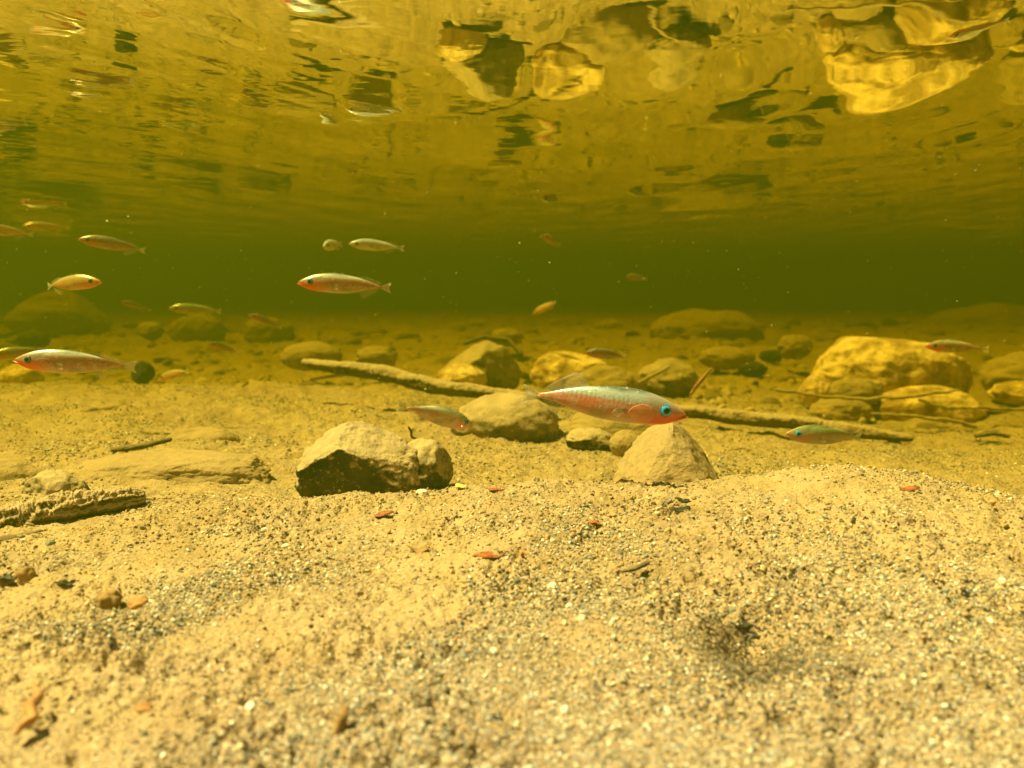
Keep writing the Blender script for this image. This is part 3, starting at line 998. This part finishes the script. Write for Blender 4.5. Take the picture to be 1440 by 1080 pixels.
# drifting specks in the water
n = 1000
D = RNG.uniform(0.2, 1.3, n)
X = D * RNG.uniform(-0.7, 0.7, n)
Zp = RNG.uniform(-0.1, 0.092, n)
okk = Zp > bed(X, D) + 0.01
X, D, Zp = X[okk], D[okk], Zp[okk]
n = len(X)
rad = D * 0.0003 * 4 ** (RNG.random(n) ** 2.2) * np.where(RNG.random(n) < 0.04, 1.8, 1.0)
cc = np.where(RNG.random((n, 1)) < 0.35, np.array([[0.8, 0.8, 0.72]]), np.array([[0.6, 0.45, 0.2]]))
scatter('drifting_specks', X, D, Zp, rad, cc, np.zeros(n), 'pale specks of matter drifting in the water', 'specks')

# ------------------------------------------------------------------ fish
SS = np.array([0, .02, .05, .1, .17, .25, .35, .45, .55, .65, .75, .85, .91])
TOP = np.array([.005, .022, .041, .066, .094, .113, .124, .122, .110, .091, .0645, .031, .0140])
BOT = np.array([-.003, -.014, -.040, -.066, -.082, -.089, -.094, -.094, -.085, -.066, -.038, -.0150, -.0130])
WID = np.array([.006, .026, .048, .078, .103, .118, .122, .113, .095, .070, .045, .022, .012]) / 2


def spl(x, xs, ys):
    """smooth interpolation through the stations"""
    d = np.gradient(ys, xs)
    i = np.clip(np.searchsorted(xs, x) - 1, 0, len(xs) - 2)
    h = xs[i + 1] - xs[i]
    t_ = (x - xs[i]) / h
    return ((2 * t_**3 - 3 * t_**2 + 1) * ys[i] + (t_**3 - 2 * t_**2 + t_) * h * d[i] + (-2 * t_**3 + 3 * t_**2) * ys[i + 1] + (t_**3 - t_**2) * h * d[i + 1])


def bendy(s, bend):
    return bend * np.maximum(s - 0.35, 0) ** 2


def mat_fish(name, back, band, side, belly, throat, bars=0.6, flank=None, edge=0.70):
    t = NT(name)
    o = t.sep()
    x, z = o[0], o[2]
    nz = t.noise(9, 3, 0.6)
    zz = t.math('ADD', z, t.math('MULTIPLY', t.math('SUBTRACT', nz, 0.5), 0.035))
    v = t.rng(zz, -0.1, 0.12, 0, 1, False)
    mid = flank or side
    c = t.ramp(v, [(0.0, belly), (0.12, belly), (0.3, side), (0.5, mid), (edge - 0.08, side), (edge, band), (max(0.86, edge + 0.05), band), (0.97, back)])
    # silvery plates down the flank, one dark line between each
    w = t.n('ShaderNodeTexWave', wave_type='BANDS', bands_direction='X')
    t.l(t.obj(), w.inputs['Vector'])
    w.inputs['Scale'].default_value = 11
    w.inputs['Distortion'].default_value = 2.2
    w.inputs['Detail'].default_value = 2
    w.inputs['Detail Scale'].default_value = 3
    inb = t.math('MULTIPLY', t.rng(z, 0.004, 0.03), t.rng(z, 0.05, 0.09, 1, 0))
    inb = t.math('MULTIPLY', inb, t.rng(x, 0.14, 0.24, 1, 0))
    inb = t.math('MULTIPLY', inb, t.rng(t.noise(16, 2, 0.6), 0.35, 0.6, 0.25, 1.0))
    barf = t.math('MULTIPLY', t.math('MULTIPLY', inb, t.rng(w.outputs['Fac'], 0.4, 0.1)), bars)
    c = t.mix(t.math('MULTIPLY', barf, 0.7), c, tuple(0.8 * q for q in back))
    # pale glints of the plates and pink blotches below
    gln = t.math('MULTIPLY', t.rng(t.noise(45, 3, 0.7), 0.58, 0.7), t.rng(z, 0.0, 0.05))
    c = t.mix(t.math('MULTIPLY', gln, 0.6), c, (0.85, 0.92, 0.88))
    pk = t.math('MULTIPLY', t.rng(t.noise(13, 5, 0.75), 0.44, 0.62), t.rng(z, 0.04, 0.0))
    c = t.mix(t.math('MULTIPLY', pk, 0.75), c, tuple(0.55 * p + 0.45 * q for p, q in zip(belly, band)))
    # head: crown grading from the back to a paler, pinker cheek
    hd = t.math('MULTIPLY', t.rng(x, 0.2, 0.3), t.rng(zz, -0.01, 0.03))
    c = t.mix(t.math('MULTIPLY', hd, 0.65), c, tuple(0.5 * p + 0.5 * q for p, q in zip(belly, back)))
    blot = t.math('MULTIPLY', t.rng(t.noise(13, 3, 0.7), 0.56, 0.7), t.rng(z, 0.03, 0.09))
    c = t.mix(t.math('MULTIPLY', blot, 0.7), c, back)
    # red throat and jaw
    th = t.math('MULTIPLY', t.rng(x, 0.14, 0.34), t.rng(zz, 0.014, -0.022))
    th = t.math('MULTIPLY', th, t.rng(t.noise(15, 4, 0.7), 0.3, 0.55, 0.55, 1.0))
    c = t.mix(th, c, throat)
    # dark smudge low on the belly
    sm = t.math('MULTIPLY', t.rng(t.math('ABSOLUTE', t.math('ADD', x, 0.03)), 0.09, 0.03), t.rng(t.math('ABSOLUTE', t.math('ADD', z, 0.055)), 0.035, 0.01))
    c = t.mix(t.math('MULTIPLY', sm, 0.5), c, (0.2, 0.17, 0.1))
    t.b.inputs['Subsurface Weight'].default_value = 0.25
    t.b.inputs['Subsurface Radius'].default_value = (1.0, 0.4, 0.2)
    t.b.inputs['Subsurface Scale'].default_value = 0.0015
    met = t.math('MULTIPLY', t.rng(z, 0.015, 0.05), 0.25)
    t.l(met, t.b.inputs['Metallic'])
    b = t.bump(t.math('MULTIPLY', w.outputs['Fac'], inb), 0.08 * bars, 0.005)
    b = t.bump(t.noise(60, 3, 0.6), 0.08, 0.004, b)
    return t.fin(c, 0.3, b, 0.6)


def mat_fin(name, col, alpha):
    t = NT(name)
    t.b.inputs['Alpha'].default_value = alpha
    return t.fin(col, 0.4, None, 0.3)


def mat_iris(name, c1, c2, r=0.036):
    """rings: dark rim, bright iris, darker towards the pupil"""
    t = NT(name)
    o = t.sep()
    d = t.math('DIVIDE', t.math('SQRT', t.math('ADD', t.math('MULTIPLY', o[0], o[0]), t.math('MULTIPLY', o[1], o[1]))), r)
    c = t.ramp(d, [(0.0, c1), (0.55, c1), (0.66, c2), (0.8, c2), (0.9, c1), (1.0, tuple(0.25 * q for q in c1))])
    c = t.mix(t.rng(t.noise(60, 3, 0.6), 0.4, 0.6, 0.0, 0.4), c, c1)
    return t.fin(c, 0.08, None, 0.7)


FM = {
    'silver': mat_fish('fish_silver', (0.20, 0.24, 0.18), (0.72, 0.78, 0.70), (0.62, 0.36, 0.29), (0.60, 0.42, 0.36), (0.80, 0.22, 0.12), 0.3, (0.55, 0.28, 0.21)),
    'red': mat_fish('fish_red', (0.12, 0.14, 0.12), (0.44, 0.52, 0.54), (0.58, 0.23, 0.17), (0.60, 0.40, 0.35), (0.74, 0.08, 0.03), 0.5, (0.54, 0.16, 0.10)),
    'pinkish': mat_fish('fish_pinkish', (0.24, 0.27, 0.20), (0.60, 0.60, 0.50), (0.50, 0.26, 0.19), (0.58, 0.34, 0.26), (0.92, 0.10, 0.01), 0.1, (0.40, 0.15, 0.10), edge=0.80),
    'pale': mat_fish('fish_pale', (0.30, 0.33, 0.26), (0.66, 0.68, 0.58), (0.58, 0.53, 0.42), (0.66, 0.60, 0.50), (0.62, 0.50, 0.38), 0.3, (0.5, 0.42, 0.33)),
    'orange': mat_fish('fish_orange', (0.30, 0.24, 0.12), (0.60, 0.46, 0.22), (0.70, 0.36, 0.14), (0.72, 0.45, 0.22), (0.8, 0.22, 0.06), 0.3, (0.62, 0.28, 0.10)),
    'dull': mat_fish('fish_dull', (0.16, 0.14, 0.07), (0.34, 0.30, 0.17), (0.42, 0.22, 0.13), (0.50, 0.28, 0.18), (0.62, 0.15, 0.06), 0.7, (0.34, 0.17, 0.1)),
    'green': mat_fish('fish_green', (0.15, 0.18, 0.08), (0.36, 0.42, 0.24), (0.44, 0.28, 0.18), (0.5, 0.38, 0.26), (0.55, 0.25, 0.15), 0.5),
}
FIN = mat_fin('fin_membrane', (0.72, 0.68, 0.54), 0.16)
TAILM = mat_fin('tail_membrane', (0.80, 0.74, 0.60), 0.5)
FIN_RAY = mat_fin('fin_ray', (0.72, 0.66, 0.50), 0.6)
IRIS_B = mat_iris('blue_iris', (0.005, 0.18, 0.65), (0.03, 0.50, 0.85))
IRIS_G = mat_iris('dark_iris', (0.02, 0.04, 0.045), (0.12, 0.24, 0.26))
PUP = mat_iris('pupil', (0.002, 0.003, 0.005), (0.003, 0.004, 0.006))
PUP.node_tree.nodes['Principled BSDF'].inputs['Specular IOR Level'].default_value = 0.25
GILL = mat_fish('gill_cover_skin', (0.45, 0.35, 0.28), (0.72, 0.55, 0.46), (0.66, 0.22, 0.13), (0.75, 0.30, 0.2), (0.60, 0.20, 0.15), 0.0)


def body_mesh(bend, mat, hi):
    ns, na = (64, 36) if hi else (28, 20)
    s = 0.91 * (np.linspace(0, 1, ns) ** 1.25)
    tp, bt, wd = spl(s, SS, TOP), spl(s, SS, BOT), spl(s, SS, WID)
    a = np.linspace(0, 2 * math.pi, na, endpoint=False)
    V = []
    for k in range(ns):
        zc, hz = (tp[k] + bt[k]) / 2, (tp[k] - bt[k]) / 2
        zc_ = zc - 0.1 * hz
        ca, sa = np.cos(a), np.sin(a)
        y = wd[k] * np.sign(ca) * np.abs(ca) ** 0.9
        z = np.where(sa > 0, zc_ + sa * (tp[k] - zc_), zc_ + sa * (zc_ - bt[k]))
        V.append(np.stack([np.full(na, 0.5 - s[k]), y + bendy(s[k], bend), z], 1))
    V.append(np.array([[0.5 + 0.001, 0, 0]]))
    V.append(np.array([[0.5 - 0.912, bendy(0.91, bend), 0]]))
    V = np.concatenate(V)
    Fs = [tuple(f[::-1]) for f in grid_faces(ns, na, True)]
    n = ns * na
    for k in range(na):
        Fs.append((n, k, (k + 1) % na))
        Fs.append((n + 1, n - na + (k + 1) % na, n - na + k))
    return mesh_from('body', V, Fs, mat)


def fin_mesh(roots, tips, bend_s, bend, n=10, thick=0.0012, mat=None, name='fin'):
    """a membrane from a root line to a tip line (both in the plane of the fish), given thickness"""
    V = []
    rr, tp = np.array(roots), np.array(tips)
    k = np.linspace(0, 1, n)
    kr = np.linspace(0, 1, len(rr))
    kt = np.linspace(0, 1, len(tp))
    A = np.stack([np.interp(k, kr, rr[:, i]) for i in range(3)], 1)
    B = np.stack([np.interp(k, kt, tp[:, i]) for i in range(3)], 1)
    for j in range(5):
        P = A + (B - A) * j / 4
        P[:, 1] += bendy(0.5 - P[:, 0], bend) + 0.002 * np.sin(k * 9) * j / 4
        V.append(P)
    V = np.concatenate(V)
    U = V.copy()
    V[:, 1] += thick / 2
    U[:, 1] -= thick / 2
    G = grid_faces(5, n)
    Fs = [tuple(f) for f in G] + [tuple(f[::-1] + 5 * n) for f in G]
    rim = [i for i in range(n)] + [(j + 1) * n - 1 for j in range(1, 5)] + [4 * n + i for i in range(n - 2, -1, -1)] + [j * n for j in range(3, 0, -1)]
    m_ = 5 * n
    for i in range(len(rim)):
        a_, b_ = rim[i], rim[(i + 1) % len(rim)]
        Fs.append((a_, b_, b_ + m_, a_ + m_))
    return mesh_from(name, np.concatenate([V, U]).tolist(), Fs, mat), A, B


def rays_mesh(A, B, bend, nr, r0=0.0016, ext=1.04):
    V, Fs = [], []
    k = np.linspace(0, 1, nr)
    kk = np.linspace(0, 1, len(A))
    for q in k:
        a = np.array([np.interp(q, kk, A[:, i]) for i in range(3)])
        b = np.array([np.interp(q, kk, B[:, i]) for i in range(3)])
        b = a + (b - a) * ext
        for j in range(4):
            p = a + (b - a) * j / 3
            p[1] += float(bendy(np.array(0.5 - p[0]), bend))
            r = r0 * (1 - 0.22 * j)
            base = len(V)
            V += [(p[0] + r, p[1], p[2]), (p[0], p[1] + r * 1.1, p[2]), (p[0] - r, p[1], p[2]), (p[0], p[1] - r * 1.1, p[2])]
            if j:
                for i in range(4):
                    Fs.append((base - 4 + i, base - 4 + (i + 1) % 4, base + (i + 1) % 4, base + i))
    return mesh_from('fin_rays', V, Fs, FIN_RAY)


EYE_S, EYE_Z, EYE_R = 0.128, 0.014, 0.036


def dome_mesh(r, flat, mat, name, nr=8, na=20):
    V = [(0, 0, r * flat)]
    Fs = []
    for j in range(1, nr + 1):
        th = j / nr * math.pi * 0.5
        for i in range(na):
            a = 2 * math.pi * i / na
            V.append((r * math.sin(th) * math.cos(a), r * math.sin(th) * math.sin(a), r * flat * math.cos(th)))
    for i in range(na):
        Fs.append((0, 1 + i, 1 + (i + 1) % na))
        for j in range(nr - 1):
            a0 = 1 + j * na
            Fs.append((a0 + i, a0 + na + i, a0 + na + (i + 1) % na, a0 + (i + 1) % na))
    return mesh_from(name, V, Fs, mat)


_fc = {}


def fish_parts(bend, kind, hi, blue):
    key = (round(bend, 2), kind, hi, blue)
    if key in _fc:
        return _fc[key]
    d = {}
    d['body'] = body_mesh(bend, FM[kind], hi)
    # tail: fan with a shallow fork
    tr_ = [(-0.395, 0, 0.012), (-0.398, 0, 0), (-0.395, 0, -0.012)]
    tt_ = [(-0.515, 0, 0.062), (-0.505, 0, 0.03), (-0.492, 0, 0.0), (-0.505, 0, -0.03), (-0.515, 0, -0.062)]
    me, A, B = fin_mesh(tr_, tt_, 0, bend, mat=TAILM, name='tail_fin')
    d['tail_fin'] = (me, rays_mesh(A, B, bend, 11 if hi else 7))
    sx = np.linspace(0.60, 0.84, 5)
    root = [(0.5 - s, 0, float(spl(np.array([s]), SS, TOP)[0]) - 0.003) for s in sx]
    tip = [(0.5 - 0.655, 0, 0.178), (0.5 - 0.70, 0, 0.172), (0.5 - 0.76, 0, 0.14), (0.5 - 0.82, 0, 0.10), (0.5 - 0.88, 0, 0.05)]
    if kind != 'red':
        tip = [(x_ - 0.03, y_, 0.045 + (z_ - 0.045) * 0.45) for x_, y_, z_ in tip]
    me, A, B = fin_mesh(root, tip, 0, bend, mat=FIN, name='dorsal_fin')
    d['dorsal_fin'] = (me, rays_mesh(A, B, bend, 11 if hi else 6))
    sx = np.linspace(0.66, 0.85, 5)
    root = [(0.5 - s, 0, float(spl(np.array([s]), SS, BOT)[0]) + 0.003) for s in sx]
    tip = [(0.5 - 0.70, 0, -0.135), (0.5 - 0.745, 0, -0.13), (0.5 - 0.79, 0, -0.10), (0.5 - 0.84, 0, -0.07), (0.5 - 0.88, 0, -0.035)]
    me, A, B = fin_mesh(root, tip, 0, bend, mat=FIN, name='anal_fin')
    d['anal_fin'] = (me, rays_mesh(A, B, bend, 9 if hi else 5))
    for sd_, nm in ((1, 'l'), (-1, 'r')):
        yb = float(spl(np.array([0.33]), SS, WID)[0])
        root = [(0.135, sd_ * yb * 0.95, 0.006), (0.13, sd_ * yb * 0.98, -0.012), (0.135, sd_ * yb * 0.92, -0.03)]
        tip = [(0.065, sd_ * (yb + 0.012), -0.005), (0.05, sd_ * (yb + 0.018), -0.03), (0.072, sd_ * (yb + 0.012), -0.06)]
        me, A, B = fin_mesh(root, tip, 0, 0, mat=FIN, name='pectoral_fin')
        d['pect' + nm] = (me, rays_mesh(A, B, 0, 8 if hi else 4, 0.0012))
    # lower jaw
    V, Fs = [], []
    nj, na = 8, 12
    for k in range(nj):
        q = k / (nj - 1)
        x = 0.514 - 0.12 * q
        zc = 0.0 - 0.017 - 0.033 * q ** 0.8
        ry, rz = 0.004 + 0.028 * q ** 0.7, 0.004 + 0.017 * q ** 0.7
        for i in range(na):
            a = 2 * math.pi * i / na
            V.append((x, ry * math.cos(a), zc + 0.006 + rz * math.sin(a)))
    Fs = [tuple(f[::-1]) for f in grid_faces(nj, na, True)] + [tuple(range(na))]
    d['jaw'] = mesh_from('lower_jaw', V, Fs, FM[kind])
    # gill cover: a shell just proud of the cheek, with a lip at its rear
    for sd_ in (1, -1):
        V, Fs = [], []
        n1, n2c = 14, 16
        for j in range(n1):
            for i in range(n2c):
                q, a = j / (n1 - 1), 2 * math.pi * i / n2c
                s = 0.275 + 0.082 * q * math.cos(a)
                zz = -0.020 + 0.064 * q * math.sin(a) * (1 - 0.2 * math.cos(a))
                tp_, bt_, w_ = (float(spl(np.array([s]), SS, Q)[0]) for Q in (TOP, BOT, WID))
                zc = (tp_ + bt_) / 2 - 0.1 * (tp_ - bt_) / 2
                hz = (tp_ - zc) if zz > zc else (zc - bt_)
                rr_ = max(0.0, 1 - ((zz - zc) / hz) ** 2) ** 0.45
                lift = 0.002 if q < 0.99 else -0.003
                V.append((0.5 - s, sd_ * (w_ * rr_ + lift * (0.5 + 0.5 * (1 if math.cos(a) > 0 else 0.3))), zz))
        Fs = [tuple(f if sd_ < 0 else f[::-1]) for f in grid_faces(n1, n2c, True)]
        d['gill%d' % sd_] = mesh_from('gill_cover', V, Fs, GILL if kind == 'red' else FM[kind])
    d['eye'] = dome_mesh(EYE_R, 0.5, IRIS_B if blue else IRIS_G, 'eye')
    d['pupil'] = dome_mesh(EYE_R * 0.5, 0.4, PUP, 'pupil', 5, 16)
    # dorsal spines
    d['spine'] = mesh_from('spine', [(0, -.003, 0), (0, .003, 0), (-0.012, 0, 0), (-0.04, 0, 0.028)], [(0, 1, 3), (1, 2, 3), (2, 0, 3), (0, 2, 1)], FIN_RAY, False)
    _fc[key] = d
    return d


def fish(hx, hy, tx, ty, D, L, label, kind='dull', bend=0.0, hi=False, blue=False, toward=1, roll=0.0, parts=True):
    """head and tail tips in the photograph, distance of the middle, true length; toward=1: the tail lies farther off"""
    h, t_ = at(hx, hy, D), at(tx, ty, D)
    dx, dz = h.x - t_.x, h.z - t_.z
    flat = math.hypot(dx, dz)
    L = max(L, flat * 1.001)
    dy = math.sqrt(max(L * L - flat * flat, 0)) * (-1 if toward > 0 else 1)
    mid = at((hx + tx) / 2, (hy + ty) / 2, D)
    direc = Vector((dx, dy, dz)).normalized()
    e = bpy.data.objects.new('fish', None)
    COL.objects.link(e)
    e.empty_display_size = 0.01
    xa = direc
    za = (Vector((0, 0, 1)) - xa * xa.z).normalized()
    ya = za.cross(xa)
    m = Matrix((xa, ya, za)).transposed().to_4x4()
    m = m @ Matrix.Rotation(roll, 4, 'X')
    e.matrix_world = Matrix.Translation(mid) @ m @ Matrix.Scale(L / 1.015, 4)
    tag(e, label, 'fish', 'small fish swimming over the stream bed')
    d = fish_parts(bend, kind, hi, blue)
    body = link('body', d['body'], e)
    for nm in ('tail_fin', 'dorsal_fin', 'anal_fin'):
        f_ = link(nm, d[nm][0], e)
        link('fin_rays', d[nm][1], f_)
    for nm in ('pectl', 'pectr'):
        f_ = link('pectoral_fin', d[nm][0], e)
        link('fin_rays', d[nm][1], f_)
    link('lower_jaw', d['jaw'], e)
    for sd_ in (1, -1):
        if hi:
            link('gill_cover', d['gill%d' % sd_], e)
        w_ = float(spl(np.array([EYE_S]), SS, WID)[0])
        ey = link('eye', d['eye'], e)
        ey.location = (0.5 - EYE_S, sd_ * (w_ * 0.86), EYE_Z)
        nrm = Vector((0.30, sd_ * 1.0, 0.12)).normalized()
        ey.rotation_euler = nrm.to_track_quat('Z', 'X').to_euler()
        pu = link('pupil', d['pupil'], ey)
        pu.location = (0, 0, EYE_R * 0.5 * 0.80)
    for k, s in enumerate((0.36, 0.45)):
        q = link('spine', d['spine'], e)
        q.location = (0.5 - s, 0, float(spl(np.array([s]), SS, TOP)[0]) - 0.004)
    return e


fish(964, 582, 735, 556, 0.35, 0.0745, 'large fish with red belly, silver back and bright blue eye, in the centre', 'red', 0.12, True, True, 1)
fish(421, 397, 548, 405, 0.52, 0.060, 'pale pink fish with orange throat swimming left in green water left of centre', 'pinkish', 0.05, True, False, 1)
fish(26, 505, 180, 518, 0.36, 0.051, 'pink fish with glowing orange-red throat at the left edge', 'pinkish', -0.25, True, False, 1)
fish(662, 605, 574, 567, 0.42, 0.050, 'small pink fish with sparkling back diving right, above the angular rock', 'silver', 0.25, True, True, -1)
fish(1100, 608, 1226, 620, 0.47, 0.056, 'olive and pink fish with a blue eye before the right end of the branch', 'green', -0.3, True, True, 1)
fish(1300, 486, 1386, 491, 0.76, 0.060, 'pink fish with greenish back passing the top of the large yellow boulder', 'pinkish', 0.25, False, False, 1)
fish(822, 494, 886, 504, 0.685, 0.045, 'small dull fish with red snout behind the dorsal fin of the large fish', 'dull', -0.2, False, True, 1)
fish(147, 396, 50, 402, 0.58, 0.052, 'orange fish swimming right over the faint boulder at far left', 'orange', 0.35, False, False, 1)
fish(120, 337, 196, 351, 0.61, 0.046, 'dark fish with a red lower edge at upper left', 'dull', -0.35, False, False, 1)
fish(494, 343, 564, 349, 0.69, 0.046, 'pale silvery fish swimming left, above the pale pink one', 'pale', 0.3, False, False, 1)
fish(463, 349, 473, 341, 0.72, 0.045, 'tiny yellowish fish seen end-on left of the pale silvery fish', 'pale', 0.0, False, False, 1, 0.2)
fish(750, 441, 786, 424, 1.10, 0.052, 'small golden-brown fish rising to the right in the centre', 'orange', 0.4, False, False, -1)
fish(762, 333, 789, 343, 1.05, 0.050, 'tiny reddish-brown fish high up right of centre', 'dull', 0.0, False, False, 1)
fish(879, 389, 912, 392, 1.30, 0.050, 'tiny yellow-green fish alone in green water right of centre', 'green', 0.0, False, False, 1)
fish(242, 433, 307, 438, 1.00, 0.062, 'faint striped olive fish far back at left', 'green', 0.3, False, False, 1)
fish(300, 481, 329, 498, 0.95, 0.045, 'faint reddish fish heading up near the left-hand bed', 'dull', 0.0, False, False, 1)
fish(355, 442, 392, 462, 0.95, 0.045, 'faint red-brown fish tilted over the dim orange stone far back', 'dull', 0.0, False, False, 1)
fish(218, 534, 270, 520, 0.80, 0.045, 'brown fish close above the sand right of the black oval stone', 'orange', 0.0, False, False, -1)
fish(-22, 322, 33, 328, 0.70, 0.045, 'orange fish leaving at the left edge, only its tail half in view', 'orange', 0.0, False, False, 1)
fish(40, 319, 88, 319, 1.00, 0.050, 'faint orange-brown fish at upper left beside the half-seen one', 'orange', 0.0, False, False, 1)
fish(-8, 500, 60, 493, 0.80, 0.055, 'brownish fish at the left edge behind the orange-throated one', 'dull', 0.0, False, False, 1)
fish(178, 424, 205, 437, 1.20, 0.045, 'very faint reddish fish above the far stones at left', 'dull', 0.0, False, False, 1)
